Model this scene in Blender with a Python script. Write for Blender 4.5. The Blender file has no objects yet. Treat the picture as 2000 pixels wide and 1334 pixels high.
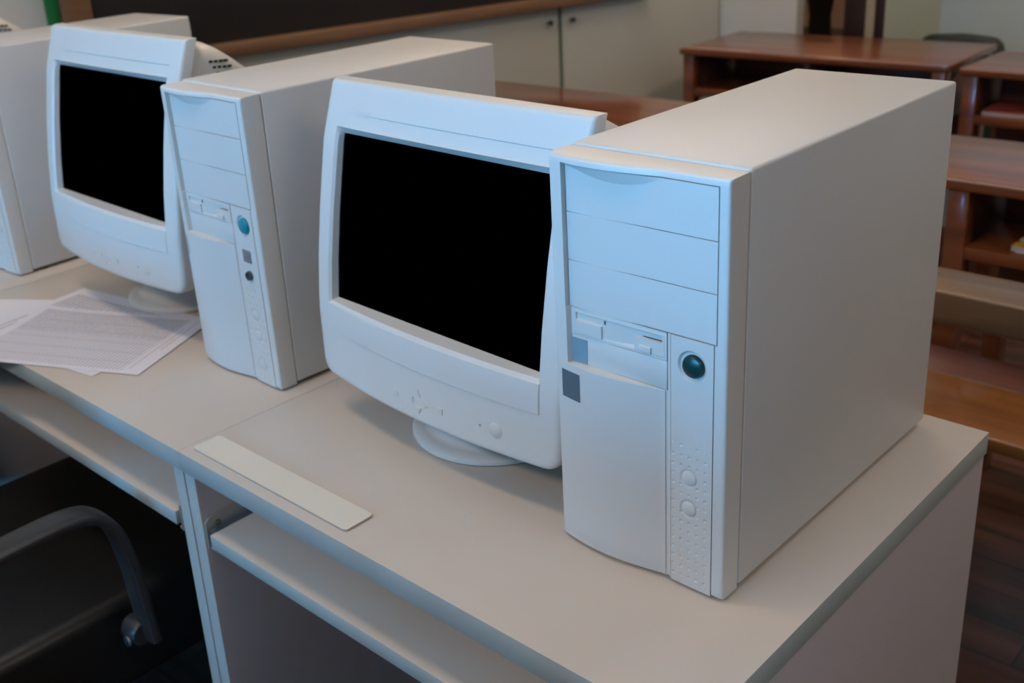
import bpy, bmesh, math, random
import numpy as np
from mathutils import Vector, Matrix
random.seed(4)
SC = bpy.context.scene
COL = SC.collection
FLOOR = -0.85

# ------------------------------------------------------------------ materials
def new_mat(name):
    m = bpy.data.materials.new(name); m.use_nodes = True
    return m, m.node_tree.nodes, m.node_tree.links, m.node_tree.nodes['Principled BSDF']

def mat(name, col, rough=.5, metal=0., spec=.5, noise=0., scale=8., bump=0., bscale=300., coat=0.):
    m, n, l, b = new_mat(name)
    b.inputs['Base Color'].default_value = (*col, 1)
    b.inputs['Roughness'].default_value = rough
    b.inputs['Metallic'].default_value = metal
    b.inputs['Specular IOR Level'].default_value = spec
    b.inputs['Coat Weight'].default_value = coat
    tc = n.new('ShaderNodeTexCoord')
    if noise:
        t = n.new('ShaderNodeTexNoise'); t.inputs['Scale'].default_value = scale; t.inputs['Detail'].default_value = 4
        l.new(tc.outputs['Object'], t.inputs['Vector'])
        r = n.new('ShaderNodeValToRGB')
        r.color_ramp.elements[0].position = .3; r.color_ramp.elements[1].position = .7
        r.color_ramp.elements[0].color = (*[c * (1 - noise) for c in col], 1)
        r.color_ramp.elements[1].color = (*[min(1, c * (1 + noise)) for c in col], 1)
        l.new(t.outputs['Fac'], r.inputs['Fac']); l.new(r.outputs['Color'], b.inputs['Base Color'])
    if bump:
        t = n.new('ShaderNodeTexNoise'); t.inputs['Scale'].default_value = bscale
        l.new(tc.outputs['Object'], t.inputs['Vector'])
        bp = n.new('ShaderNodeBump'); bp.inputs['Strength'].default_value = bump; bp.inputs['Distance'].default_value = .001
        l.new(t.outputs['Fac'], bp.inputs['Height']); l.new(bp.outputs['Normal'], b.inputs['Normal'])
    return m

def wood(name, dark, light, rough=.3, sx=1.2, sy=14., sz=14., coat=.0, planks=0):
    m, n, l, b = new_mat(name)
    tc = n.new('ShaderNodeTexCoord'); mp = n.new('ShaderNodeMapping')
    mp.inputs['Scale'].default_value = (sx, sy, sz)
    l.new(tc.outputs['Object'], mp.inputs['Vector'])
    t = n.new('ShaderNodeTexNoise'); t.inputs['Scale'].default_value = 1.6; t.inputs['Detail'].default_value = 8; t.inputs['Distortion'].default_value = .7
    l.new(mp.outputs['Vector'], t.inputs['Vector'])
    r = n.new('ShaderNodeValToRGB')
    r.color_ramp.elements[0].position = .32; r.color_ramp.elements[1].position = .72
    r.color_ramp.elements[0].color = (*dark, 1); r.color_ramp.elements[1].color = (*light, 1)
    l.new(t.outputs['Fac'], r.inputs['Fac'])
    out = r.outputs['Color']
    if planks:
        br = n.new('ShaderNodeTexBrick'); br.inputs['Scale'].default_value = 1.
        br.inputs['Brick Width'].default_value = 1.3; br.inputs['Row Height'].default_value = planks
        br.inputs['Mortar Size'].default_value = .0025
        br.inputs['Color1'].default_value = (1, 1, 1, 1); br.inputs['Color2'].default_value = (.35, .32, .3, 1)
        br.inputs['Mortar'].default_value = (.1, .08, .07, 1)
        l.new(tc.outputs['Object'], br.inputs['Vector'])
        mx = n.new('ShaderNodeMix'); mx.data_type = 'RGBA'; mx.blend_type = 'MULTIPLY'; mx.inputs['Factor'].default_value = 1
        l.new(out, mx.inputs['A']); l.new(br.outputs['Color'], mx.inputs['B']); out = mx.outputs['Result']
    l.new(out, b.inputs['Base Color'])
    b.inputs['Roughness'].default_value = rough; b.inputs['Coat Weight'].default_value = coat; b.inputs['Coat Roughness'].default_value = .1
    return m

def emis(name, col, s):
    m, n, l, b = new_mat(name)
    b.inputs['Base Color'].default_value = (.8, .8, .8, 1)
    b.inputs['Emission Color'].default_value = (*col, 1); b.inputs['Emission Strength'].default_value = s
    return m

M = {}
M['plastic'] = mat('case_plastic', (.58, .57, .54), .38, noise=.015, scale=3, bump=.05, bscale=900)
M['metal_case'] = mat('painted_case_steel', (.555, .54, .51), .42, noise=.02, scale=4, bump=.12, bscale=1200)
M['vent'] = mat('vent_dark', (.02, .02, .02), .8)
M['button'] = mat('button_plastic', (.57, .56, .53), .4)
M['green'] = mat('dark_green_button', (.002, .034, .034), .3)
M['cyan'] = mat('turquoise_button', (.0, .22, .28), .45)
M['sticker_a'] = mat('grey_blue_sticker', (.19, .28, .33), .6)
M['sticker_b'] = mat('dark_slate_sticker', (.085, .11, .13), .6)
M['silver'] = mat('brushed_badge', (.25, .27, .28), .4, metal=.5, noise=.3, scale=300)
M['lock'] = mat('lock_metal', (.10, .105, .11), .3, metal=.8)
M['screen'] = mat('black_screen', (0, 0, 0), 1., spec=0.)
M['laminate'] = mat('grey_laminate', (.50, .44, .375), .42, noise=.03, scale=5, bump=.05, bscale=500)
M['edge'] = mat('grey_green_edge_band', (.36, .40, .385), .4, noise=.05, scale=9)
M['panel'] = mat('grey_pink_panel', (.40, .355, .35), .5, noise=.03, scale=3)
M['bracket'] = mat('bracket_steel', (.42, .42, .40), .4, metal=.6)
M['screw'] = mat('brass_screw', (.30, .25, .15), .35, metal=1)
M['bolt'] = mat('bolt_steel', (.6, .62, .65), .3, metal=1)
M['leather'] = mat('black_leather', (.005, .0046, .0042), .42, noise=.2, scale=20, bump=.3, bscale=150)
M['black_plastic'] = mat('black_plastic', (.030, .030, .031), .36)
M['plate'] = mat('cream_plate', (.62, .585, .505), .5)
M['plate_side'] = mat('plate_edge', (.35, .33, .30), .4)
M['wood'] = wood('varnished_desk_wood', (.10, .025, .008), (.23, .065, .019), .36, coat=.8)
M['wood_dark'] = wood('dark_desk_wood', (.10, .036, .030), (.17, .062, .048), .4)
M['wood_bench'] = wood('bench_wood', (.19, .072, .022), (.31, .125, .036), .3, coat=.3)
M['wood_rail'] = wood('rail_wood', (.11, .062, .032), (.19, .112, .058), .32, coat=.15)
M['floor'] = wood('floor_boards', (.045, .016, .008), (.15, .055, .03), .28, sx=.8, sy=9, planks=.11)
M['wall_cream'] = mat('cream_wall', (.60, .56, .47), .7, noise=.03, scale=2)
M['wall_grey'] = mat('grey_wall', (.52, .54, .53), .7, noise=.03, scale=2)
M['wall_green'] = mat('pale_green_wall', (.42, .44, .34), .7, noise=.03, scale=2)
M['wall_blue'] = mat('pale_blue_grey_wall', (.40, .47, .48), .7, noise=.03, scale=2)
M['wall_pink'] = mat('pinkish_plaster', (.40, .29, .25), .7, noise=.05, scale=4)
M['wall_warm'] = mat('warm_beige_wall', (.64, .52, .40), .7, noise=.03, scale=2)
M['ceiling'] = mat('white_ceiling', (.75, .74, .72), .8)
M['door_laminate'] = mat('cupboard_laminate', (.46, .46, .40), .35, noise=.03, scale=2)
M['groove'] = mat('green_grey_trim', (.15, .21, .16), .6)
M['knob'] = mat('dark_knob', (.03, .03, .035), .4)
M['board'] = mat('black_chalkboard', (.013, .0105, .010), .55, noise=.25, scale=3)
M['frame'] = wood('board_frame_wood', (.15, .075, .035), (.23, .12, .06), .45)
M['green_strip'] = mat('green_strip', (.0, .16, .03), .5)
M['dark_brown'] = mat('dark_brown_paint', (.020, .008, .007), .5)
M['cream_post'] = mat('cream_post', (.36, .31, .22), .6)
M['black_cloth'] = mat('black_surface', (.004, .004, .005), .7)
M['green_leather'] = mat('dark_green_leather', (.012, .020, .019), .55)
M['red_cover'] = mat('red_cover', (.42, .07, .05), .5, noise=.4, scale=14)
M['pages'] = mat('pages', (.45, .42, .40), .7)
M['white_metal'] = mat('white_frame', (.6, .6, .6), .5)
M['paper_plain'] = mat('plain_paper', (.66, .64, .68), .7)

def magazine_mat():
    m, n, l, b = new_mat('magazine_cover')
    tc = n.new('ShaderNodeTexCoord'); v = n.new('ShaderNodeTexVoronoi'); v.inputs['Scale'].default_value = 22
    l.new(tc.outputs['Object'], v.inputs['Vector'])
    r = n.new('ShaderNodeValToRGB'); r.color_ramp.interpolation = 'CONSTANT'
    e = r.color_ramp.elements
    e[0].color = (.35, .02, .02, 1); e[1].position = .35; e[1].color = (.5, .48, .45, 1)
    for p, c in ((.55, (.6, .35, .02, 1)), (.68, (.2, .015, .02, 1)), (.85, (.4, .38, .36, 1))):
        q = e.new(p); q.color = c
    sp = n.new('ShaderNodeSeparateColor'); l.new(v.outputs['Color'], sp.inputs['Color'])
    l.new(sp.outputs['Red'], r.inputs['Fac']); l.new(r.outputs['Color'], b.inputs['Base Color'])
    return m
M['magazine'] = magazine_mat()

def table_paper(name, cells_x, cells_y, fine):
    """printed table on white paper: object coordinates, ruled lines and rows of small print"""
    m, n, l, b = new_mat(name)
    b.inputs['Roughness'].default_value = .7
    tc = n.new('ShaderNodeTexCoord'); sp = n.new('ShaderNodeSeparateXYZ'); l.new(tc.outputs['Object'], sp.inputs['Vector'])
    def math_(op, a, bb=None, c=None):
        q = n.new('ShaderNodeMath'); q.operation = op
        for i, v in enumerate((a, bb, c)):
            if v is None: continue
            if isinstance(v, (int, float)): q.inputs[i].default_value = v
            else: l.new(v, q.inputs[i])
        return q.outputs[0]
    X, Y = sp.outputs['X'], sp.outputs['Y']
    def inside(v, lo, hi): return math_('MULTIPLY', math_('GREATER_THAN', v, lo), math_('LESS_THAN', v, hi))
    def lines(v, pitch, w): return math_('LESS_THAN', math_('FRACT', math_('DIVIDE', math_('ADD', v, 1.), pitch)), w)
    box = math_('MULTIPLY', inside(X, -.150, .132), inside(Y, -.098, .095))
    vert = lines(X, fine, .42)                      # narrow columns
    nz = n.new('ShaderNodeTexNoise'); nz.inputs['Scale'].default_value = 420; l.new(tc.outputs['Object'], nz.inputs['Vector'])
    txt = math_('MULTIPLY', lines(Y, .0042, .55), math_('GREATER_THAN', nz.outputs['Fac'], .47))
    upper = math_('GREATER_THAN', Y, .012)
    dense = math_('MULTIPLY', txt, upper)
    hor = lines(Y, .032, .05)
    a1 = math_('MULTIPLY', math_('MAXIMUM', math_('MULTIPLY', vert, .55), math_('MAXIMUM', math_('MULTIPLY', dense, .55), math_('MULTIPLY', hor, .6))), box)
    side = math_('MULTIPLY', math_('MULTIPLY', inside(X, .140, .1425), inside(Y, -.09, .06)), .5)
    side2 = math_('MULTIPLY', math_('MULTIPLY', inside(X, .149, .1512), inside(Y, -.02, .09)), .5)
    tot = math_('MAXIMUM', a1, math_('MAXIMUM', side, side2))
    mx = n.new('ShaderNodeMix'); mx.data_type = 'RGBA'
    mx.inputs['A'].default_value = (.66, .63, .67, 1); mx.inputs['B'].default_value = (.16, .155, .16, 1)
    l.new(math_('MULTIPLY', tot, .85), mx.inputs['Factor']); l.new(mx.outputs['Result'], b.inputs['Base Color'])
    return m
M['table_paper'] = table_paper('printed_table_paper', 30, 20, .0072)
M['text_paper'] = table_paper('printed_sheet_paper', 30, 20, .0125)

# ------------------------------------------------------------------ mesh helpers
def link(name, me, m, parent=None, smooth=None, loc=None, rot=None):
    o = bpy.data.objects.new(name, me); COL.objects.link(o)
    if m is not None and not me.materials: me.materials.append(m)
    if smooth is not None:
        for p in me.polygons: p.use_smooth = True
        me.set_sharp_from_angle(angle=math.radians(smooth))
    if parent: o.parent = parent
    if loc: o.location = loc
    if rot: o.rotation_euler = rot
    return o

def bm_obj(name, bm, m, parent=None, smooth=35, **k):
    bmesh.ops.recalc_face_normals(bm, faces=bm.faces)
    me = bpy.data.meshes.new(name); bm.to_mesh(me); bm.free()
    return link(name, me, m, parent, smooth, **k)

def add_box(bm, x0, x1, y0, y1, z0, z1, r=0., seg=2, rotm=None):
    t = bmesh.new()
    bmesh.ops.create_cube(t, size=1)
    for v in t.verts:
        v.co = Vector(((x0 + x1) / 2 + v.co.x * (x1 - x0), (y0 + y1) / 2 + v.co.y * (y1 - y0), (z0 + z1) / 2 + v.co.z * (z1 - z0)))
    if r:
        bmesh.ops.bevel(t, geom=list(t.edges), offset=r, segments=seg, profile=.5, affect='EDGES')
    if rotm is not None: bmesh.ops.transform(t, matrix=rotm, verts=t.verts)
    me = bpy.data.meshes.new('tmp'); t.to_mesh(me); t.free(); bm.from_mesh(me); bpy.data.meshes.remove(me)
    return bm

def box(name, b, m, parent=None, r=.001, seg=2, smooth=35, **k):
    return bm_obj(name, add_box(bmesh.new(), *b, r=r, seg=seg), m, parent, smooth, **k)

def boxes(name, bs, m, parent=None, r=.001, **k):
    bm = bmesh.new()
    for b in bs: add_box(bm, *b, r=r)
    return bm_obj(name, bm, m, parent, **k)

def prism(name, pts, y0, y1, m, parent=None, axis='y', r=0., smooth=35, **k):
    """pts in the plane perpendicular to axis; extruded y0..y1 along axis"""
    bm = bmesh.new()
    def mk(p, h):
        return {'y': (p[0], h, p[1]), 'z': (p[0], p[1], h), 'x': (h, p[0], p[1])}[axis]
    vs = [bm.verts.new(mk(p, y0)) for p in pts]
    f = bm.faces.new(vs)
    g = bmesh.ops.extrude_face_region(bm, geom=[f])
    d = {'y': (0, y1 - y0, 0), 'z': (0, 0, y1 - y0), 'x': (y1 - y0, 0, 0)}[axis]
    bmesh.ops.translate(bm, vec=d, verts=[v for v in g['geom'] if isinstance(v, bmesh.types.BMVert)])
    if r: bmesh.ops.bevel(bm, geom=list(bm.edges), offset=r, segments=2, profile=.5, affect='EDGES')
    return bm_obj(name, bm, m, parent, smooth, **k)

def ellipse(cx, cz, rx, rz, n=32): return [(cx + rx * math.cos(2 * math.pi * i / n), cz + rz * math.sin(2 * math.pi * i / n)) for i in range(n)]

def grid_mesh(name, P, m, parent=None, closed_back=None, smooth=35, **k):
    """P[i][j] -> front vertices (list of rows). closed_back: y value to which the rim is extruded."""
    nj, ni = len(P), len(P[0])
    verts = [tuple(v) for row in P for v in row]
    faces = [(j * ni + i, j * ni + i + 1, (j + 1) * ni + i + 1, (j + 1) * ni + i) for j in range(nj - 1) for i in range(ni - 1)]
    if closed_back is not None:
        rim = [(0, i) for i in range(ni)] + [(j, ni - 1) for j in range(1, nj)] + [(nj - 1, i) for i in range(ni - 2, -1, -1)] + [(j, 0) for j in range(nj - 2, 0, -1)]
        b0 = len(verts); n = len(rim)
        for (j, i) in rim:
            v = P[j][i]
            verts.append((v[0], closed_back(v) if callable(closed_back) else closed_back, v[2]))
        for q in range(n):
            a = rim[q]; c = rim[(q + 1) % n]
            faces.append((a[0] * ni + a[1], b0 + q, b0 + (q + 1) % n, c[0] * ni + c[1]))
        faces.append(tuple(range(b0, b0 + n)))
    me = bpy.data.meshes.new(name); me.from_pydata(verts, [], faces); me.update()
    bm = bmesh.new(); bm.from_mesh(me); bmesh.ops.recalc_face_normals(bm, faces=bm.faces); bm.to_mesh(me); bm.free()
    return link(name, me, m, parent, smooth, **k)

def axis(lo, hi, step, extra=(), eps=.0003, walls=()):
    n = max(2, int(round((hi - lo) / step)))
    s = set(round(lo + (hi - lo) * i / n, 6) for i in range(n + 1))
    for e in extra: s.add(round(e, 6))
    for w in walls:
        s = set(v for v in s if abs(v - w) > eps * 1.2 or v in (lo, hi))
        s.add(round(w - eps, 6)); s.add(round(w + eps, 6))
    return sorted(v for v in s if lo - 1e-9 <= v <= hi + 1e-9)

def lathe(name, prof, m, parent=None, n=48, ax='z', smooth=35, **k):
    bm = bmesh.new(); rings = []
    for (r, h) in prof:
        ring = []
        for i in range(n):
            a = 2 * math.pi * i / n; c, s = r * math.cos(a), r * math.sin(a)
            ring.append(bm.verts.new((c, s, h) if ax == 'z' else ((c, h, s) if ax == 'y' else (h, c, s))))
        rings.append(ring)
    for a, b in zip(rings, rings[1:]):
        for i in range(n): bm.faces.new((a[i], a[(i + 1) % n], b[(i + 1) % n], b[i]))
    if prof[0][0] > 1e-6: bm.faces.new(rings[0])
    if prof[-1][0] > 1e-6: bm.faces.new(rings[-1])
    bmesh.ops.remove_doubles(bm, verts=bm.verts, dist=1e-6)
    return bm_obj(name, bm, m, parent, smooth, **k)

def sweep(name, path, w, t, m, parent=None, up=(1, 0, 0), rr=.35, k=12, **kw):
    """rounded rectangular section (w along 'up' axis, t across) swept along path"""
    bm = bmesh.new(); rings = []; up = Vector(up); P = [Vector(p) for p in path]
    sec = []
    for i in range(k * 2):
        a = 2 * math.pi * i / (k * 2); c, s = math.cos(a), math.sin(a)
        e = rr
        sec.append((math.copysign(abs(c) ** e, c) * w / 2, math.copysign(abs(s) ** e, s) * t / 2))
    for i, p in enumerate(P):
        d = (P[min(i + 1, len(P) - 1)] - P[max(i - 1, 0)]).normalized()
        side = up; nrm = d.cross(side).normalized()
        rings.append([bm.verts.new(p + side * a + nrm * b) for a, b in sec])
    for a, b in zip(rings, rings[1:]):
        for i in range(len(sec)): bm.faces.new((a[i], a[(i + 1) % len(sec)], b[(i + 1) % len(sec)], b[i]))
    bm.faces.new(rings[0]); bm.faces.new(rings[-1])
    return bm_obj(name, bm, m, parent, 40, **kw)

def smooth_path(pts, n=8):
    out = []
    P = [Vector(p) for p in pts]
    for i in range(len(P) - 1):
        p0, p1, p2, p3 = P[max(i - 1, 0)], P[i], P[i + 1], P[min(i + 2, len(P) - 1)]
        for j in range(n):
            t = j / n
            out.append(.5 * ((2 * p1) + (p2 - p0) * t + (2 * p0 - 5 * p1 + 4 * p2 - p3) * t * t + (3 * p1 - p0 - 3 * p2 + p3) * t ** 3))
    out.append(P[-1]); return out

def tag(o, label, cat, group=None, kind=None):
    if label: o['label'] = label
    if cat: o['category'] = cat
    if group: o['group'] = group
    if kind: o['kind'] = kind
    return o

def thing(name, label, cat, loc=(0, 0, 0), rz=0., group=None):
    o = bpy.data.objects.new(name, None); COL.objects.link(o); o.empty_display_size = .05
    o.location = loc; o.rotation_euler = (0, 0, rz)
    return tag(o, label, cat, group)

def struct(o):
    o['kind'] = 'structure'; return o

def copy_tree(o, parent=None):
    c = o.copy(); COL.objects.link(c)
    if parent: c.parent = parent
    for ch in list(o.children): copy_tree(ch, c)
    return c

def relabel(o, label, loc=None, rz=None):
    o['label'] = label
    if loc: o.location = loc
    if rz is not None: o.rotation_euler = (0, 0, rz)
    return o

# ------------------------------------------------------------------ computer tower
TW, TD, TH = .1933, .430, .420

def tower_bulge(x):
    """forward bow of the left two thirds of the front"""
    if x < .124: return .0095 * math.sin(math.pi * max(0, (x + .012)) / .136) ** 1.0
    return 0.

def edge_round(d, r):
    if d >= r: return 0.
    d = max(d, 0.)
    return r - math.sqrt(max(0., r * r - (r - d) ** 2))

def make_tower(label, group, variant):
    T = thing('computer_tower', label, 'computer', group=group)
    H = TH
    # case body: rounded box, open seam to the bezel
    box('case_body', (0, TW, .0012, TD, .006, H), M['metal_case'], T, r=.0035, seg=3)
    boxes('rear_panel', [(.006, TW - .006, TD - .002, TD + .004, .014, H - .012)], M['bracket'], T, r=.001)
    for fx in (.02, TW - .02):
        for fy in (.03, TD - .04):
            lathe('foot', [(.0, 0), (.009, 0), (.010, .0065), (0, .0065)], M['vent'], T, n=16, loc=(fx, fy, 0))
    # front bezel frame
    X0, X1, Z0, Z1 = .0008, TW - .0008, .0035, H - .0026
    bayL, bayR, bayB, bayT = .018, .1825, .2672, .4104
    colL, colR, colT = .1345, .1800, .2672
    def front(x, z, r=.0028):
        lean = .004 * (z / H)
        e = edge_round(min(x - X0, X1 - x), r) + edge_round(Z1 - z, .004) + edge_round(z - Z0, .003)
        return -(.0265 + lean + tower_bulge(x)) + e
    def is_recess(x, z):
        if bayL < x < bayR and bayB < z < bayT: return .0042
        if .0185 < x < .1312 and .2088 < z < bayB + .001: return .0042
        if colL < x < colR and z < colT + .0005: return .0040
        if .128 <= x <= .1315 and z < .2088: return .0008
        return 0.
    xs = axis(X0, X1, .004, extra=[X0 + .0004, X0 + .001, X0 + .002, X0 + .0032, X1 - .0004, X1 - .001, X1 - .002, X1 - .0032], walls=[bayL, bayR, colL, .1312, colR, .128])
    zs = axis(Z0, Z1, .008, extra=[Z1 - .0003, Z1 - .001, Z1 - .002, Z1 - .003, Z0 + .0005, Z0 + .0015], walls=[bayB, bayT, .2088])
    P = [[(x, front(x, z) + is_recess(x, z) + (tower_bulge(x) * .55 if is_recess(x, z) > .004 else 0), z) for x in xs] for z in zs]
    grid_mesh('front_bezel', P, M['plastic'], T, closed_back=0., smooth=38)
    flat = lambda z: -(.0268 + .004 * z / H)
    # three blank drive bay covers; the top one carries the crescent cut
    bays = [(.3630, .4098), (.3152, .3622), (.2678, .3144)]
    for k, (b, t) in enumerate(bays):
        x0, x1 = bayL + .0006, bayR - .0006
        def fy(x, z, k=k, t=t):
            y = flat(z)
            if k == 0:
                if .02 < x < .128:
                    arc = .4100 - .0125 * math.sin(math.pi * (x - .02) / .108) ** .8
                    if z > arc: y -= (z - arc) / (.4100 - arc + 1e-6) * tower_bulge(x) * .75
            return y
        xs2 = axis(x0, x1, .0022 if k == 0 else .02); zs2 = axis(b, t, .0008 if k == 0 else .01)
        grid_mesh('drive_bay_cover', [[(x, fy(x, z), z) for x in xs2] for z in zs2], M['plastic'], T, closed_back=-.021, smooth=12)
    # floppy drive
    fx0, fx1, fz0, fz1 = .0195, .1306, .2388, .2664
    def ff(x, z):
        y = flat(z) - .0002
        if .0265 < x < .1255 and .2548 < z < .2598: return y + .0042
        if .0265 < x < .1255 and .2598 <= z < .2622: return y + .0015
        if .0575 < x < .0945 and z > .2415 and z <= .2548:
            return y + .0075 * (z - .2415) / .0133
        if .0255 < x <= .0575 and .2415 < z <= .2548: return y - .0014
        if .0245 < x < .128 and .2415 < z < .263: return y - .0003
        return y
    xs3 = axis(fx0, fx1, .004, walls=[.0255, .0575, .0945, .1255, .128]); zs3 = axis(fz0, fz1, .0012, walls=[.2415, .2548, .2598, .2622])
    fd = grid_mesh('floppy_drive', [[(x, ff(x, z), z) for x in xs3] for z in zs3], M['plastic'], T, closed_back=-.02, smooth=25)
    box('eject_button', (.1006, .1138, flat(.245) - .0024, flat(.245) + .002, .2412, .2479), M['button'], fd, r=.0005)
    box('disk_slot', (.0275, .1245, flat(.257) + .0025, flat(.257) + .0028, .2553, .2560), M['vent'], fd, r=0)
    boxes('slot_notch', [(.0600, .0616, flat(.257) - .0006, flat(.257) + .003, .2572, .2612)], M['sticker_b'], fd, r=.0002)
    # blank plate under the drive
    box('slot_cover', (.0195, .1306, flat(.22), -.02, .2094, .2382), M['plastic'], T, r=.0004)
    # bowed lower cover with its lit lip
    lx0, lx1, lz0, lz1 = .0068, .1288, .0036, .2078
    def lf(x, z):
        b = front(x, z, .001) - .0006 - edge_round(z - lz0, .002) * 0
        return b + edge_round(min(x - lx0, lx1 - x) , .0008)
    xs4 = axis(lx0, lx1, .0025, extra=[lx0 + .0003, lx1 - .0003]); zs4 = sorted(set(axis(lz0, .199, .01) + axis(.199, lz1, .0005)))
    grid_mesh('lower_cover', [[(x, lf(x, z), z) for x in xs4] for z in zs4], M['plastic'], T, closed_back=-.023, smooth=14)
    # control strip with dimples
    holes = []
    rows = [.1463 - i * (.1463 - .0137) / 13 for i in range(14)]
    colx = [.1376 + i * .00875 for i in range(5)]
    btn = [(.1549, .1244, .0078), (.1549, .0912, .0078)] if variant != 'B' else [(.1544, .1090, .0078), (.1544, .0780, .0078), (.1544, .0330, .0085)]
    for z in rows:
        for x in colx:
            if all(math.hypot(x - bx, z - bz) > br + .002 for bx, bz, br in btn): holes.append((x, z))
    for x in (colx[1], colx[3]): holes.append((x, .1573))
    hd = {}
    for hx, hz in holes: hd.setdefault(round(hz, 4), []).append(hx)
    pz = .2403
    def cf(x, z):
        y = flat(z) - .0002
        for hz in hd:
            if abs(z - hz) < .0022:
                for hx in hd[hz]:
                    d = math.hypot(x - hx, z - hz)
                    if d < .0017: y += .0011 * (1 - (d / .0017) ** 2)
        d = math.hypot(x - .1572, (z - pz))
        if d < .0150: y += .0026 * min(1, (.0150 - d) / .0018)
        for bx, bz, br in btn:
            d = math.hypot(x - bx, z - bz)
            if d < br + .0026:
                q = min(1., (br + .0026 - d) / .0022); y += .0010 * q * q * (3 - 2 * q)
        return y
    cx0, cx1 = colL + .0005, colR - .0005
    xs5 = axis(cx0, cx1, .00068); zs5 = axis(.0036, colT - .0006, .00072)
    grid_mesh('control_strip', [[(x, cf(x, z), z) for x in xs5] for z in zs5], M['plastic'], T, closed_back=-.022, smooth=40)
    yb = flat(pz) + .0020
    pw = lathe('power_button', [(0, -.0062), (.006, -.0058), (.0098, -.0042), (.0112, -.0018), (.0112, .003), (0, .003)],
               M['green' if variant == 'A' else 'cyan'], T, n=40, ax='y', loc=(.1582, yb, pz))
    pw['label'] = 'dark green round power button' if variant == 'A' else 'turquoise round power button'
    for bx, bz, br in btn:
        lathe('round_button', [(0, -.0022), (br * .7, -.0018), (br * .95, -.0008), (br, .0006), (br, .004), (0, .004)], M['button'], T, n=36, ax='y', loc=(bx, flat(bz) + .0006, bz))
    for x in (colx[0], colx[2], colx[4]):
        lathe('status_light', [(0, -.0008), (.0012, -.0006), (.0016, .0001), (.0016, .002), (0, .002)], M['white_metal'], T, n=16, ax='y', loc=(x, flat(.157) - .0001, .1573))
    if variant == 'A':
        s = prism('sticker', [(.0195, .2350), (.0388, .2350), (.0386, .2097), (.0195, .2097)], flat(.22) - .0004, flat(.22) - .0001, M['sticker_a'], T)
        s['label'] = 'grey blue square sticker on the blank plate'
        zz = [.2000 - .0299 * i / 12 for i in range(13)]
        xx = [.0100 + .0245 * i / 10 for i in range(11)]
        P = []
        for j, z in enumerate(zz[::-1]):
            P.append([(x, front(x, z, .001) - .0011, z) for x in xx])
        s = grid_mesh('sticker', P, M['sticker_b'], T, closed_back=lambda v: v[1] + .0004)
        s['label'] = 'dark slate sticker on the lower cover'
    else:
        if variant == 'B':
            b = box('badge', (.1475, .1660, flat(.2) - .0014, flat(.2) + .001, .1880, .2060), M['silver'], T, r=.0005)
            b['label'] = 'small square metallic badge'
            k = lathe('key_lock', [(0, -.003), (.003, -.003), (.0035, -.0045), (.0062, -.0045), (.0068, -.002), (.0068, .003), (0, .003)], M['lock'], T, n=32, ax='y', loc=(.1573, flat(.17) - .0002, .1690))
            k['label'] = 'round dark metal key lock'
            boxes('sticker_outline', [(.0100, .0104, front(.010, .18, .001) - .0012, front(.010, .18, .001), .172, .200)], M['sticker_a'], T, r=0)
    return T

def place_tower(T, fr, yaw, hs=1.):
    T.rotation_euler = (0, 0, yaw)
    T.location = (fr[0] - TW * math.cos(yaw), fr[1] - TW * math.sin(yaw), 0)
    T.scale = (1, 1, hs)

towers = 'white computer towers standing on the desks'
t3 = make_tower('large white computer tower with dark green button and two grey stickers, on the right desk', towers, 'A')
place_tower(t3, (.6929, .1891), -.0022)
t2 = make_tower('white computer tower with turquoise button and key lock, between the two black screens', towers, 'B')
place_tower(t2, (-.0265, .2120), -.026, .992)
t1 = make_tower('leftmost white computer tower, cut off by the left edge of the photo', towers, 'C')
place_tower(t1, (-.8405, .2115), .046, 1.006)

# ------------------------------------------------------------------ CRT monitor
ZP = [.030, .065, .144, .213, .279, .362, .432]; YP = [-.108, -.109, -.107, -.099, -.088, -.071, -.047]
BZ = [.045, .15, .3, .432]; BB = [.022, .014, .008, .002]
def mprof(z): return float(np.interp(z, ZP, YP))
def msurf(x, z): return mprof(z) - float(np.interp(z, BZ, BB)) * (1 - (x / .215) ** 2)

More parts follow.
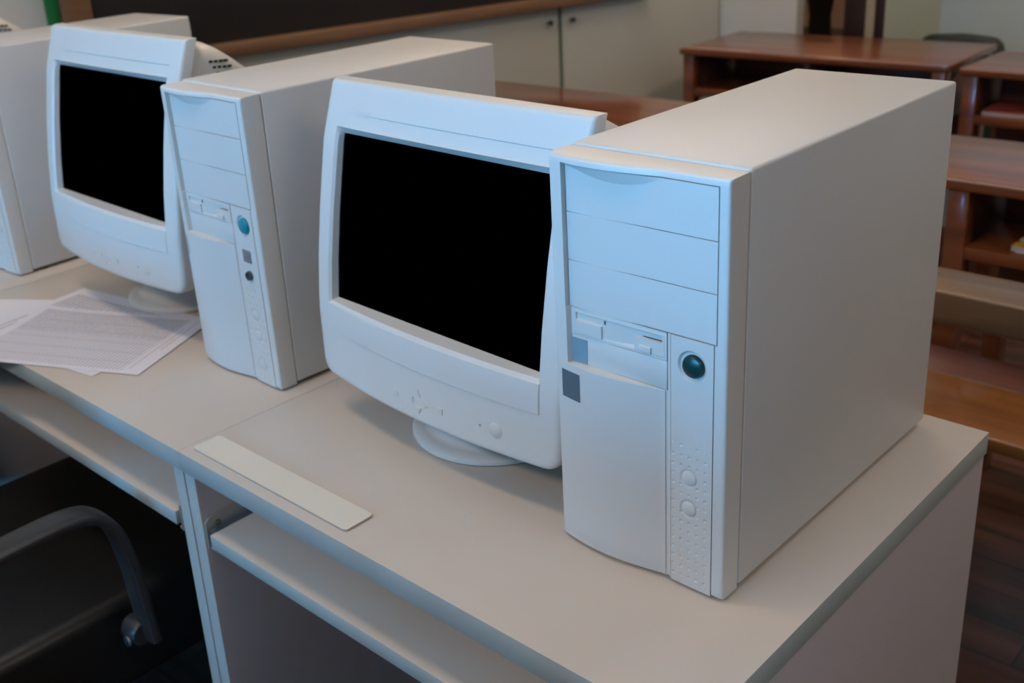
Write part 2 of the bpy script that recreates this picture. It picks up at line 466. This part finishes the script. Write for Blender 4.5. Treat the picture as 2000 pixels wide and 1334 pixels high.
def make_monitor(label, group, dz=0., off=(0, 0), wide_step=False):
    T = thing('crt_monitor', label, 'monitor', group=group)
    hw = .2155; zt = .4325
    def halfw(z):       # front view outline: straight sides, corners rounded at the chin
        h = hw - .004 * max(0, (.16 - z) / .1)
        if z < .078: h -= .022 - math.sqrt(max(0, .022 ** 2 - (.078 - z) ** 2)) if z > .056 else .022
        return h
    oL, oR, oB, oT = -.1868, .1868, .1572, .3800
    zs = sorted(set(axis(.0565, zt, .006, extra=[zt - .0004, zt - .0012, zt - .0025, zt - .004], walls=[oB, oT, .1215, .3962], eps=.0006) + [.0565, .057, .058, .0595, .0615]))
    us = axis(-1, 1, .04, extra=[-.9985, -.995, -.99, -.982, .982, .99, .995, .9985])
    # front bezel frame, built as four strips around the opening so that the hole is real
    def pt(x, z):
        h = halfw(z)
        e = edge_round(h - abs(x), .007) + edge_round(zt - z, .005) + edge_round(z - .0565, .006)
        y = msurf(x, z) + e
        g = 0.
        # shallow step framing the screen
        if -.176 < x < .1868 and .1215 < z < .3962:
            if z > oT: g = .0016 * min(1, max(0, (x + .176) / .10))
            elif z < oB: g = -.0014 * min(1, max(0, (x + .176) / .16))
        return (x, y + g, z)
    wallx = [oL, oR, -.176]
    xs = sorted(set([round(hw * u, 6) for u in us]))
    for w in wallx:
        xs = [v for v in xs if abs(v - w) > .0012]
        xs += [w - .0005, w + .0005]
    xs = sorted(xs)
    bm = bmesh.new(); V = {}
    for j, z in enumerate(zs):
        h = halfw(z)
        for i, x in enumerate(xs):
            xx = x * h / hw if abs(x) > .19 else x
            V[(j, i)] = bm.verts.new(pt(xx, z))
    def in_open(j, i):
        xc = (xs[i] + xs[i + 1]) / 2; zc = (zs[j] + zs[j + 1]) / 2
        return oL < xc < oR and oB < zc < oT
    for j in range(len(zs) - 1):
        for i in range(len(xs) - 1):
            if not in_open(j, i): bm.faces.new((V[(j, i)], V[(j, i + 1)], V[(j + 1, i + 1)], V[(j + 1, i)]))
    # opening lip: slope inward to the glass
    bed = [e for e in bm.edges if len(e.link_faces) == 1 and all(abs(v.co.x) < .1885 and .152 < v.co.z < .384 for v in e.verts)]
    r = bmesh.ops.extrude_edge_only(bm, edges=bed)
    for v in r['geom']:      # soft chamfer around the opening
        if isinstance(v, bmesh.types.BMVert):
            v.co.x = min(max(v.co.x, oL + .0038), oR - .0038); v.co.z = min(max(v.co.z, oB + .0038), oT - .0038); v.co.y += .0032
    bed = [e for e in bm.edges if len(e.link_faces) == 1 and all(abs(v.co.x) < .185 and .159 < v.co.z < .378 for v in e.verts)]
    r = bmesh.ops.extrude_edge_only(bm, edges=bed)
    nv = [v for v in r['geom'] if isinstance(v, bmesh.types.BMVert)]
    sL, sR, sB, sT = -.1815, .1775, .1622, .3700
    for v in nv:
        x = min(max(v.co.x, sL), sR); z = min(max(v.co.z, sB), sT)
        v.co = Vector((x, mprof(z) + .0095, z))
    # outer rim extruded back (bezel depth)
    bed = [e for e in bm.edges if len(e.link_faces) == 1 and any(abs(v.co.x) > .19 or v.co.z < .1 or v.co.z > .40 for v in e.verts)]
    r = bmesh.ops.extrude_edge_only(bm, edges=bed)
    for v in r['geom']:
        if isinstance(v, bmesh.types.BMVert): v.co.y = mprof(v.co.z) + .021
    bmesh.ops.remove_doubles(bm, verts=bm.verts, dist=1e-6)
    bm_obj('front_bezel', bm, M['plastic'], T, 32)
    # screen glass (gently curved) and tube shell
    xs2 = [-.180 + .36 * i / 24 for i in range(25)]; zs2 = [.162 + .213 * i / 16 for i in range(17)]
    P = [[(x, mprof(z) + .0105 - .0010 * (1 - (x / .18) ** 2), z) for x in xs2] for z in zs2]
    s = grid_mesh('screen', P, M['screen'], T, closed_back=lambda v: v[1] + .01, smooth=60); s['label'] = 'black switched off screen'
    # rear housing, lofted from rounded rectangles
    secs = [(-.037, .2125, .060, .4290), (-.012, .2125, .060, .4275), (-.0115, .2105, .062, .4262), (.008, .2095, .063, .4205), (.028, .207, .065, .4105), (.048, .203, .068, .397),
            (.075, .196, .073, .375), (.105, .188, .079, .350), (.145, .175, .085, .322), (.190, .160, .090, .300), (.250, .138, .100, .275), (.310, .118, .108, .255), (.330, .105, .115, .245)]
    bm = bmesh.new(); rings = []; n = 48
    for yy, h, b, t in secs:
        ring = []
        c = (b + t) / 2; hh = (t - b) / 2
        for i in range(n):
            a = 2 * math.pi * i / n; ca, sa = math.cos(a), math.sin(a); e = .16
            x = h * math.copysign(abs(ca) ** e, ca); z = c + hh * math.copysign(abs(sa) ** e, sa)
            ring.append(bm.verts.new((x, yy + (mprof(z) - mprof(.43)) * max(0, 1 - (yy + .037) / .12), z)))
        rings.append(ring)
    for a, b_ in zip(rings, rings[1:]):
        for i in range(n): bm.faces.new((a[i], a[(i + 1) % n], b_[(i + 1) % n], b_[i]))
    bm.faces.new(rings[0]); bm.faces.new(rings[-1])
    rear = bm_obj('rear_housing', bm, M['plastic'], T, 30)
    # vents near the top of the housing side and top
    bmv = bmesh.new()
    for r_ in range(3):
        for c_ in range(4):
            y = .002 + c_ * .0085 + r_ * .006; z = .393 - r_ * .0085 - max(0, y) * .1
            x = .2105 - max(0, y + .0115) * .10
            ys = y + (mprof(z) - mprof(.43)) * max(0, 1 - (y + .037) / .12)
            add_box(bmv, x - .006, x + .0006, ys, ys + .0052, z, z + .0032)
    bm_obj('vent_slots', bmv, M['vent'], rear)
    # front controls
    def onface(x, z, o=0.): return msurf(x, z) - o
    lathe('power_button', [(0, -.0018), (.008, -.0014), (.0098, -.0002), (.0098, .003), (0, .003)], M['button'], T, n=40, ax='y', loc=(.1274, onface(.1274, .0853), .0853), rot=(0, 0, .12))
    lathe('status_light', [(0, -.0006), (.0014, -.0004), (.0014, .002), (0, .002)], M['sticker_a'], T, n=14, ax='y', loc=(.1044, onface(.1044, .0858), .0858))
    def key(name, pts, cx, cz):
        prism(name, [(cx + a, cz + b) for a, b in pts], onface(cx, cz) - .0010, onface(cx, cz) + .002, M['button'], T, r=.0004)
    a = .0048
    key('up_key', [(-a, -a * .9), (a, -a * .9), (0, a)], .0034, .0945)
    key('left_key', [(a * .9, -a), (a * .9, a), (-a, 0)], -.0095, .0838)
    key('right_key', [(-a * .9, a), (-a * .9, -a), (a, 0)], .0195, .0838)
    key('down_key', [(-a, a * .9), (0, -a), (a, a * .9)], .0055, .0735)
    key('menu_key', [(-.0042, -.0042), (.0042, -.0042), (.0042, .0042), (-.0042, .0042)], .0416, .0835)
    key('exit_key', [(.0044 * math.cos(t), .0044 * math.sin(t)) for t in [math.pi * i / 10 for i in range(11)]] + [(-.0044, -.003), (.0044, -.003)], -.0385, .0815)
    for o in list(T.children):     # raise the head onto its swivel
        o.location = (o.location[0] + off[0], o.location[1] + off[1], o.location[2] + dz)
    # swivel foot
    h = .052 + dz
    lathe('swivel_base', [(.0, 0), (.104, 0), (.1075, .002), (.1075, .0065), (.104, .0095), (.094, .0105), (.086, .013), (.078, .021), (.070, .032), (.062, .042), (.058, h + .004), (0, h + .010)], M['plastic'], T, n=72)
    return T

mons = 'white CRT monitors on the desks'
m3 = make_monitor('larger white CRT monitor with black screen, beside the tower with green button', mons)
m3.location = (.276, .2985, 0); m3.rotation_euler = (0, 0, -.05)
m1 = make_monitor('smaller looking white CRT monitor with black screen, behind the printed papers', mons, dz=.030, off=(.016, -.026))
m1.location = (-.4926, .3375, 0); m1.rotation_euler = (0, 0, -.027)
m0 = copy_tree(m1)
relabel(m0, 'white CRT monitor whose vented rear peeks over the leftmost tower, top left corner', (-1.385, .405, 0), -.027)

# ------------------------------------------------------------------ computer desks
def make_desk(label, x0, x1, tray_z, tray_y, d=.6435):
    T = thing('computer_desk', label, 'desk', (x0, 0, FLOOR), group='grey laminate computer desks standing in a row')
    w = x1 - x0; Z = -FLOOR
    top = box('tabletop', (.0002, w - .0002, 0, d, Z - .0285, Z), M['laminate'], T, r=.0005)
    top.data.materials.append(M['edge'])
    for p in top.data.polygons:
        if abs(p.normal.z) < .4: p.material_index = 1
    for nm, a, b in (('side_panel', .0015, .0245), ('side_panel', w - .0245, w - .0015)):
        s = box(nm, (a, b, .003, d - .004, 0, Z - .0287), M['panel'], T, r=.0006)
        s.data.materials.append(M['edge'])
        for p in s.data.polygons:
            if p.normal.y < -.4: p.material_index = 1
    box('back_panel', (.025, w - .025, d - .16, d - .142, .0, Z - .0290), M['panel'], T, r=.0006)
    tr = box('keyboard_tray', (.037, w - .037, tray_y, tray_y + .37, Z + tray_z - .021, Z + tray_z), M['laminate'], T, r=.0015)
    tr.data.materials.append(M['edge'])
    for p in tr.data.polygons:
        if abs(p.normal.z) < .4: p.material_index = 1
    for s, xa in ((1, .0248), (-1, w - .0248)):
        # L-shaped slide: side plate, stepped, with lip under the tray
        zb = Z + tray_z
        pts = [(.006, zb - .026), (.006, zb + .012), (.012, zb + .018), (.06, zb + .022), (.085, zb + .036), (.30, zb + .036), (.30, zb + .006), (.04, zb + .002), (.012, zb - .026)]
        pts = [(a + tray_y - .004, b) for a, b in pts]
        bm = bmesh.new()
        vs = [bm.verts.new((xa, a, b)) for a, b in pts]; f = bm.faces.new(vs)
        g = bmesh.ops.extrude_face_region(bm, geom=[f]); bmesh.ops.translate(bm, vec=(s * .003, 0, 0), verts=[v for v in g['geom'] if isinstance(v, bmesh.types.BMVert)])
        add_box(bm, min(xa, xa + s * .012), max(xa, xa + s * .012), tray_y + .004, tray_y + .30, zb - .027, zb - .0235)
        br = bm_obj('tray_slide', bm, M['bracket'], T, 30)
        for yy, zz, mm in ((.020, .006, 'screw'), (.012, -.004, 'bolt')):
            lathe('screw', [(0, 0), (.0042, 0), (.0042, .0012), (.0015, .0022), (0, .0016)], M[mm], br, n=18, ax='x', loc=(xa + s * .003, tray_y + yy, zb + zz), rot=(0, 0, 0 if s > 0 else math.pi))
    return T
desk_r = make_desk('grey computer desk nearest the camera, carrying the large tower and the cream plate', 0.0, .7638, -.112, .004)
desk_m = make_desk('grey computer desk in the middle of the row, carrying the printed papers', -.7955, -.0001, -.104, .000)
desk_l = make_desk('grey computer desk at the far left under the leftmost tower', -1.592, -.797, -.104, .000)

# ------------------------------------------------------------------ things on the desks
def rounded_rect(x0, x1, y0, y1, r, n=6):
    o = []
    for cx, cy, a0 in ((x1 - r, y1 - r, 0), (x0 + r, y1 - r, 90), (x0 + r, y0 + r, 180), (x1 - r, y0 + r, 270)):
        for i in range(n + 1):
            a = math.radians(a0 + 90 * i / n); o.append((cx + r * math.cos(a), cy + r * math.sin(a)))
    return o
pl = prism('blank_plate', rounded_rect(-.1505, .1505, -.0205, .0205, .0055), 0, .0028, M['plate'], axis='z', loc=(.1625, .0352, .0002), rot=(0, 0, .0))
pl.data.materials.append(M['plate_side'])
for p in pl.data.polygons:
    if abs(p.normal.z) < .4: p.material_index = 1
tag(pl, 'long flat cream plate with rounded corners lying near the front edge of the right desk', 'plate')

def sheet(label, m, c, yaw, z, w=.337, h=.239, lift=()):
    bm = bmesh.new(); nx, ny = 28, 20; V = {}
    for j in range(ny + 1):
        for i in range(nx + 1):
            x = -w / 2 + w * i / nx; y = -h / 2 + h * j / ny
            zz = 0
            for (lx, ly, rad, hgt) in lift:
                d = math.hypot(x - lx, y - ly); zz += hgt * max(0, 1 - d / rad) ** 2
            V[(i, j)] = bm.verts.new((x, y, zz))
    for j in range(ny):
        for i in range(nx): bm.faces.new((V[(i, j)], V[(i + 1, j)], V[(i + 1, j + 1)], V[(i, j + 1)]))
    g = bmesh.ops.extrude_face_region(bm, geom=list(bm.faces))
    bmesh.ops.translate(bm, vec=(0, 0, .00035), verts=[v for v in g['geom'] if isinstance(v, bmesh.types.BMVert)])
    o = bm_obj('paper_sheet', bm, m, None, 60, loc=(c[0], c[1], z), rot=(0, 0, yaw))
    return tag(o, label, 'paper', 'printed papers lying on the middle desk')
sheet('nearly blank sheet at the far left, lowest of the papers, running out of the photo', M['paper_plain'], (-.705, -.005), math.radians(33), .0004)
sheet('white sheet under the table print, its corner pointing towards the desk front', M['text_paper'], (-.4885, .136), math.radians(8.8), .0009)
sheet('topmost printed sheet with a fine table of many narrow columns', M['table_paper'], (-.447, .113), math.radians(25.5), .0014, h=.215, lift=((-.168, .108, .1, .004), (.168, .108, .08, .003)))

# ------------------------------------------------------------------ office armchairs
def make_chair(label, backh=.30):
    T = thing('office_armchair', label, 'chair', (0, 0, FLOOR), group='black office armchairs at the computer desks')
    S = .55   # seat height above floor (scene units)
    bm = bmesh.new()
    add_box(bm, -.245, .245, -.270, .340, S - .150, S + .004, r=.022, seg=5)
    bm_obj('seat', bm, M['leather'], T, 40)
    box('seat_shell', (-.205, .205, -.235, .235, S - .170, S - .148), M['black_plastic'], T, r=.008, seg=3)
    # backrest, curved in plan
    bm = bmesh.new(); P = []
    nz = 16
    rings = []
    for j in range(nz + 1):
        t = j / nz; z = S + .06 + backh * t; hw = .22 * (1 - .55 * max(0, t - .8) ** 1.2 - .1 * (1 - t))
        yb = -.275 - .09 * t
        ring = []
        for (a, off) in [(u, 0) for u in np.linspace(-1, 1, 13)] + [(u, -.05) for u in np.linspace(1, -1, 13)]:
            ring.append(bm.verts.new((a * hw, yb + off * (1 - .5 * abs(a) ** 3) + .035 * a * a, z)))
        rings.append(ring)
    for a, b in zip(rings, rings[1:]):
        for i in range(len(a)): bm.faces.new((a[i], a[(i + 1) % len(a)], b[(i + 1) % len(a)], b[i]))
    bm.faces.new(rings[0]); bm.faces.new(rings[-1])
    bm_obj('backrest', bm, M['leather'], T, 50)
    sweep('back_bracket', smooth_path([(0, -.12, S - .175), (0, -.28, S - .175), (0, -.345, S - .10), (0, -.350, S + .15)]), .07, .012, M['black_plastic'], T)
    for s in (-1, 1):
        xx = s * .309
        pts = [(xx, -.34, S + .190), (xx, -.20, S + .198), (xx, -.05, S + .205), (xx, .020, S + .204), (xx, .055, S + .190), (xx, .076, S + .155), (xx, .088, S + .090), (xx, .093, S + .020), (xx, .097, S - .030)]
        a = sweep('armrest', smooth_path(pts), .046, .017, M['black_plastic'], T, rr=.55)
        # lug joining arm to the seat
        lx = s * .262
        lathe('arm_joint', [(0, -.018), (.017, -.018), (.020, -.013), (.020, .013), (.017, .018), (0, .018)], M['black_plastic'], a, n=28, ax='x', loc=(s * .288, .090, S - .024))
        lathe('bolt', [(0, -.0), (.0085, -.0), (.0085, .003), (.004, .0045), (0, .0045)], M['bolt'], a, n=20, ax='y', loc=(s * .295, .069, S - .029), rot=(0, 0, math.pi))
        sweep('rear_arm_post', smooth_path([(xx, -.34, S + .180), (xx, -.352, S + .12), (s * .27, -.345, S + .02), (s * .20, -.262, S - .10)]), .03, .02, M['black_plastic'], a)
    lathe('gas_column', [(0, .10), (.03, .10), (.03, .28), (.016, .285), (.016, S - .165), (0, S - .165)], M['black_plastic'], T, n=24)
    bm = bmesh.new()
    for k in range(5):
        a = 2 * math.pi * k / 5 + .3
        add_box(bm, .01, .31, -.022, .022, .075, .105, r=.008, rotm=Matrix.Rotation(a, 4, 'Z'))
    bm_obj('star_base', bm, M['black_plastic'], T, 40)
    for k in range(5):
        a = 2 * math.pi * k / 5 + .3
        lathe('caster', [(0, -.02), (.033, -.02), (.036, -.012), (.036, .012), (.033, .02), (0, .02)], M['black_plastic'], T, n=24, ax='x', loc=(.29 * math.cos(a), .29 * math.sin(a), .036), rot=(0, 0, a + .6))
    return T
ch = make_chair('black leather office armchair with curved arms, drawn up to the middle desk', .42)
ch.location = (-.430, -.125, FLOOR)
ch2 = make_chair('black high-backed office armchair added in front of the right desk to shade the tower, out of the photo', .545); ch2.location = (.46, -.66, FLOOR)  # unseen chair added so its tall back dims the lower tower front
ch3 = make_chair('black high-backed office armchair added in the aisle to shade the monitor chin, out of the photo', .70); ch3.location = (.20, -1.42, FLOOR)  # another unseen chair, added to block window light from the monitor chin

# ------------------------------------------------------------------ school desks and benches behind
def school_desk(label, x0, x1, y0, y1, rz=0., z=0., inset=.012):
    T = thing('school_desk', label, 'desk', (x0, y0, FLOOR), rz, group='brown wooden school desks')
    w, d, Z = x1 - x0, y1 - y0, -FLOOR + z
    box('desktop', (0, w, 0, d, Z - .024, Z), M['wood'], T, r=.005, seg=3)
    for a in (inset, w - .057):
        box('front_leg', (a, a + .045, .010, .055, 0, Z - .024), M['wood'], T, r=.003)
        box('rear_leg', (a, a + .045, d - .055, d - .010, 0, Z - .024), M['wood'], T, r=.003)
        box('side_board', (a + .012, a + .030, .055, d - .055, Z - .20, Z - .0245), M['wood_dark'], T, r=.001)
    box('book_shelf', (inset + .045, w - .057, .012, d - .03, Z - .176, Z - .148), M['wood'], T, r=.003)
    box('back_board', (inset + .045, w - .057, d - .135, d - .118, Z - .30, Z - .0245), M['wood_dark'], T, r=.001)
    box('shelf_divider', (w / 2 - .010, w / 2 + .010, .03, d - .136, Z - .148, Z - .0245), M['wood_dark'], T, r=.001)
    box('foot_rail', (inset + .045, w - .057, d - .05, d - .025, .10, .17), M['wood_dark'], T, r=.002)
    return T
sd1 = school_desk('long wooden school desk in the far row with bluish reflection on its top', -1.195, -.200, 2.918, 3.385, math.radians(2.2))
sd2 = school_desk('wooden school desk in the far row with red magazines, cut by the right edge', -.158, .85, 2.925, 3.29)
sd3 = school_desk('wooden school desk right behind the large tower with colourful magazine inside', .12, 1.22, 1.688, 2.075, inset=.178)
sd4 = school_desk('wooden school desk seen between the two white towers, near the cupboard', -1.40, -.40, 1.70, 2.115)
st = box('front_strip', (0, .27, 0, .022, 0, .0012), mat('pinkish_strip', (.42, .25, .21), .5), None, r=.0003, loc=(-1.175, 2.932, .0008))  # thin pinkish strip along the front edge of the desktop
tag(st, 'thin pinkish strip lying along the front edge of the far school desk', 'strip')

def bench(label, x0, x1):
    T = thing('wooden_bench', label, 'bench', (x0, 1.19, FLOOR), group=None)
    w = x1 - x0; Z = -FLOOR
    box('back_rail', (0, w, .0, .120, Z - .114, Z - .054), M['wood_rail'], T, r=.005, seg=3)
    box('seat_plank', (.0, w, .070, .285, Z - .368, Z - .342), M['wood_bench'], T, r=.004, seg=3)
    s = box('seat_plank', (.0, w, .292, .420, Z - .368, Z - .346), M['wood_dark'], T, r=.004)
    for a in (.02, w - .06):
        box('end_support', (a, a + .035, .08, .40, 0, Z - .368), M['wood_dark'], T, r=.003)
        box('back_post', (a, a + .035, .045, .085, Z - .368, Z - .110), M['wood_dark'], T, r=.003)
    return T
bench('dark wooden bench with a thick back rail, right behind the large tower', .26, 1.5)

def magazine(label, loc, rz, m, w=.24, d=.17, h=.012, n=2):
    T = thing('magazine', label, 'magazine', loc, rz)
    box('pages', (0, w, 0, d, .001, h), M['pages'], T, r=.0005)
    bm = bmesh.new(); add_box(bm, -.002, w + .002, -.002, d + .002, h, h + .0015); add_box(bm, -.002, w + .002, -.002, d + .002, 0, .001)
    bm_obj('cover', bm, m, T)
    return T
magazine('red covered magazine in the shelf of the far right school desk', (-.085, 2.955, -.1475), .03, M['red_cover'], .30, .185, .013)
magazine('colourful magazine lying in the shelf of the school desk behind the tower', (.430, 1.725, -.1475), -.12, M['magazine'], .205, .17, .014)

# dark padded chair behind the far desk
def pad_chair():
    T = thing('padded_chair', 'dark green padded chair standing behind the far school desk in the corner', 'chair', (-.455, 3.70, FLOOR - .0))
    bm = bmesh.new(); rings = []
    prof = [(.16, .42), (.163, .50), (.163, .70), (.162, .775)] + [(.107 + .055 * math.cos(q), .790 + .055 * math.sin(q)) for q in [math.pi / 2 * i / 10 for i in range(11)]] + [(.08, .847), (.03, .850)]
    prof = [(a, b - .022) for a, b in prof]
    for hw, z in prof:
        t = (z - .42) / .43; ring = []
        th = .030 if z < .79 else .030 * math.sqrt(max(.02, 1 - ((z - .79) / .062) ** 2))
        for i in range(28):
            a = 2 * math.pi * i / 28; c, s = math.cos(a), math.sin(a)
            ring.append(bm.verts.new((hw * math.copysign(abs(c) ** .6, c), th * math.copysign(abs(s) ** .6, s) + .03 * t, z)))
        rings.append(ring)
    for a, b in zip(rings, rings[1:]):
        for i in range(28): bm.faces.new((a[i], a[(i + 1) % 28], b[(i + 1) % 28], b[i]))
    bm.faces.new(rings[0]); bm.faces.new(rings[-1])
    bm_obj('backrest', bm, M['green_leather'], T, 50)
    box('seat', (-.16, .16, -.25, .02, .38, .43), M['green_leather'], T, r=.018, seg=3)
    for a in (-.14, .14):
        for b in (-.24, .0):
            box('leg', (a - .011, a + .011, b - .011, b + .011, 0, .385), M['black_plastic'], T, r=.003)
    return T
pad_chair()

# ------------------------------------------------------------------ room shell
W0 = Vector((-1.93, .84, 0)); U = Vector((.2, 1, 0)).normalized(); WANG = math.atan2(U.y, U.x)
CE = 2.15
def wbox(name, s0, s1, p0, p1, z0, z1, m, parent=None, r=.001):
    """box on the left wall: s along the wall, p = protrusion into the room (towards +x)"""
    if parent is None:
        return box(name, (s0, s1, -p1, -p0, z0, z1), m, None, r=r, loc=tuple(W0), rot=(0, 0, WANG))
    return box(name, (s0, s1, -p1, -p0, z0, z1), m, parent, r=r)
struct(wbox('wall_left', -5.4, 2.715, -.12, 0, FLOOR, CE, M['wall_cream'], r=0))
struct(box('floor', (-4.5, 5.2, -4.4, 5.8, FLOOR - .06, FLOOR), M['floor'], r=0))
struct(box('ceiling', (-4.5, 5.2, -4.4, 5.8, CE, CE + .06), M['ceiling'], r=0))
# back wall, stepped: grey stretch, passage, posts, green return, blue-grey stretch
struct(box('wall_back', (-1.50, -1.028, 3.50, 3.56, FLOOR, CE), M['wall_grey'], r=0))
struct(box('trim_1', (-.828, -.744, 3.50, 3.58, FLOOR, CE), M['dark_brown'], r=.003))
struct(box('trim_2', (-.744, -.706, 3.505, 3.58, FLOOR, CE), M['cream_post'], r=.002))
struct(box('trim_3', (-.706, -.664, 3.50, 3.58, FLOOR, CE), M['dark_brown'], r=.003))
struct(prism('wall_return', [(-.664, 3.50), (-.602, 3.87), (-.66, 3.93), (-.74, 3.58)], FLOOR, CE, M['wall_green'], axis='z'))
struct(box('wall_back_right', (-.66, 5.2, 3.87, 3.95, FLOOR, CE), M['wall_blue'], r=0))
struct(box('wall_passage_end', (-3.2, -.6, 5.30, 5.38, -.27, CE), M['wall_pink'], r=0))
struct(box('baseboard_passage', (-3.2, -.6, 5.27, 5.38, FLOOR, -.27), mat('brown_dado', (.11, .085, .065), .6), r=.004))
struct(box('wall_passage_right', (-.74, -.66, 3.93, 5.3, FLOOR, CE), M['wall_pink'], r=0))
struct(box('wall_passage_left', (-2.6, -2.5, 3.5, 5.3, FLOOR, CE), M['wall_pink'], r=0))
struct(box('wall_passage_front', (-2.6, -1.50, 3.50, 3.56, FLOOR, CE), M['wall_pink'], r=0))
struct(box('wall_right', (5.1, 5.2, -4.4, 3.9, FLOOR, CE), M['wall_warm'], r=0))
WX = ((-1.05, -.12), (.0, .85)); WZ0, WZ1 = .28, .95
ww = [(-4.5, 5.2, -4.30, -4.2, FLOOR, WZ0), (-4.5, 5.2, -4.30, -4.2, WZ1, CE), (-4.5, WX[0][0], -4.30, -4.2, WZ0, WZ1), (WX[0][1], WX[1][0], -4.30, -4.2, WZ0, WZ1), (WX[1][1], 5.2, -4.30, -4.2, WZ0, WZ1)]
struct(boxes('wall_front', ww, M['wall_cream'], r=0))
sky_pane = emis('daylight_sky_pane', (.06, .47, 1.0), 92.0)
for k, (a, b) in enumerate(WX):
    f = bmesh.new()
    for q in ((a, b, -4.27, -4.21, WZ0, WZ0 + .04), (a, b, -4.27, -4.21, WZ1 - .04, WZ1), (a, a + .04, -4.27, -4.21, WZ0 + .04, WZ1 - .04), (b - .04, b, -4.27, -4.21, WZ0 + .04, WZ1 - .04), ((a + b) / 2 - .02, (a + b) / 2 + .02, -4.27, -4.21, WZ0 + .04, WZ1 - .04)):
        add_box(f, *q)
    w = bm_obj('window_%d' % (k + 1), f, M['white_metal']); struct(w)
    box('window_pane', (a + .03, b - .03, -4.25, -4.245, WZ0 + .03, WZ1 - .03), sky_pane, w, r=0)

# cabinet added behind the camera side to keep window light off the row's left end
def cabinet(x0, x1, y0, y1, z1):
    T = thing('shading_cabinet', 'tall grey two-door cabinet added in the room to shade the left desks, out of the photo', 'cabinet', (x0, y0, FLOOR))
    w, d, h = x1 - x0, y1 - y0, z1 - FLOOR
    box('body', (0, w, 0, d - .02, .0, h), M['wall_grey'], T, r=.003)
    for a, b, kx in ((.004, w / 2 - .002, w / 2 - .04), (w / 2 + .002, w - .004, w / 2 + .04)):
        q = box('door', (a, b, d - .0195, d, .05, h - .01), M['panel'], T, r=.002)
        boxes('handle', [(kx - .006, kx + .006, d, d + .02, h * .5, h * .5 + .12)], M['bracket'], q, r=.002)
cabinet(-1.85, -.44, -2.75, -2.30, 1.15)

# dark waisted stand in the passage
st = lathe('floor_stand', [(0, FLOOR), (.13, FLOOR), (.13, FLOOR + .03), (.06, FLOOR + .10), (.058, FLOOR + .45), (.058, -.20), (.053, -.10), (.066, -.02), (.075, .08), (.085, .16), (0, .17)], M['black_cloth'], None, n=36, loc=(-1.483, 4.6, 0))
tag(st, 'black narrow-waisted stand in the passage beyond the far school desk', 'stand')

# blackboard with wooden frame, green edging strip, wall cupboard
bb = thing('chalkboard', 'black chalkboard in a brown wooden frame on the left wall', 'blackboard', tuple(W0), WANG)
S0, S1 = .034, 2.27
wbox('board_surface', S0 + .05, S1 - .04, .030, .045, .20, 1.25, M['board'], bb)
for nm, q in (('frame_bottom', (S0, S1, .028, .075, .178, .218)), ('frame_top', (S0, S1, .028, .065, 1.23, 1.27)), ('frame_side', (S0, S0 + .083, .028, .062, .218, 1.23)), ('frame_side', (S1 - .05, S1, .028, .062, .218, 1.23))):
    wbox(nm, *q, M['frame'], bb, r=.004)
g = wbox('green_strip', .0, .0335, .012, .03, -.30, 1.27, M['green_strip'], r=.001)
tag(g, 'narrow bright green vertical strip on the wall left of the chalkboard frame', 'strip')
cb = thing('wall_cupboard', 'pale two-door cupboard built along the wall under the chalkboard', 'cupboard', tuple(W0), WANG)
wbox('carcass', .05, 2.705, .0, .008, FLOOR + .01, .60, M['groove'], cb)
for (a, b, kx) in ((.06, 1.835, 1.787), (1.855, 2.70, 1.895)):
    d = wbox('door', a, b, .009, .026, FLOOR + .03, .595, M['door_laminate'], cb)
    lathe('door_knob', [(0, -.024), (.008, -.023), (.011, -.018), (.006, -.010), (.006, 0), (0, 0)], M['knob'], d, n=20, ax='y', loc=(kx, -.026, .1215))

# ceiling lamps
lamp = emis('fluorescent_diffuser', (1.0, .765, .53), 16.3)
def ceiling_lamp(x, y, L=1.3, Wd=.32):
    T = thing('ceiling_light', 'rectangular fluorescent light on the ceiling, from a set with added fill lamps, out of the photo', 'light', (x, y, CE), group='ceiling lights out of the photo')
    boxes('housing', [(-Wd / 2 - .02, Wd / 2 + .02, -L / 2 - .02, L / 2 + .02, -.05, 0)], M['white_metal'], T)
    box('diffuser', (-Wd / 2, Wd / 2, -L / 2, L / 2, -.062, -.0505), lamp, T, r=0)
for x, y, L, Wd in ((.2, -2.2, .48, 1.7), (-.2, -.35, .28, 1.05), (-1.1, 2.3, .32, 1.9), (1.2, 3., 1.3, .32), (3.0, .5, 1.5, .34), (-1.7, 4.45, .9, .3)):  # last two are added fill lamps: tower's right side, then the passage
    ceiling_lamp(x, y, L, Wd)

# ------------------------------------------------------------------ world, camera
w = bpy.data.worlds.new('World'); SC.world = w; w.use_nodes = True
w.node_tree.nodes['Background'].inputs['Color'].default_value = (.5, .65, .9, 1)
w.node_tree.nodes['Background'].inputs['Strength'].default_value = .3

P = [2127.7135, .7787, 1.2011, -.0617, 1.1424, -.5941, .6620, -.6127, -.9167]
cam = bpy.data.cameras.new('camera'); co = bpy.data.objects.new('camera', cam); COL.objects.link(co)
R = Matrix.Rotation(P[1], 4, 'Z') @ Matrix.Rotation(P[2], 4, 'X') @ Matrix.Rotation(P[3], 4, 'Z')
co.matrix_world = Matrix.Translation(P[4:7]) @ R
cam.sensor_width = 36; cam.sensor_fit = 'HORIZONTAL'; cam.lens = P[0] / 2000 * 36
cam.shift_x = -P[7] * 100 / 2000; cam.shift_y = P[8] * 100 / 2000
cam.clip_start = .02
cam.dof.use_dof = True; cam.dof.focus_distance = 1.05; cam.dof.aperture_fstop = 7.
SC.camera = co
vs = SC.view_settings
vs.view_transform = 'Standard'; vs.look = 'None'; vs.gamma = 1; vs.use_curve_mapping = False; vs.exposure = 0.0
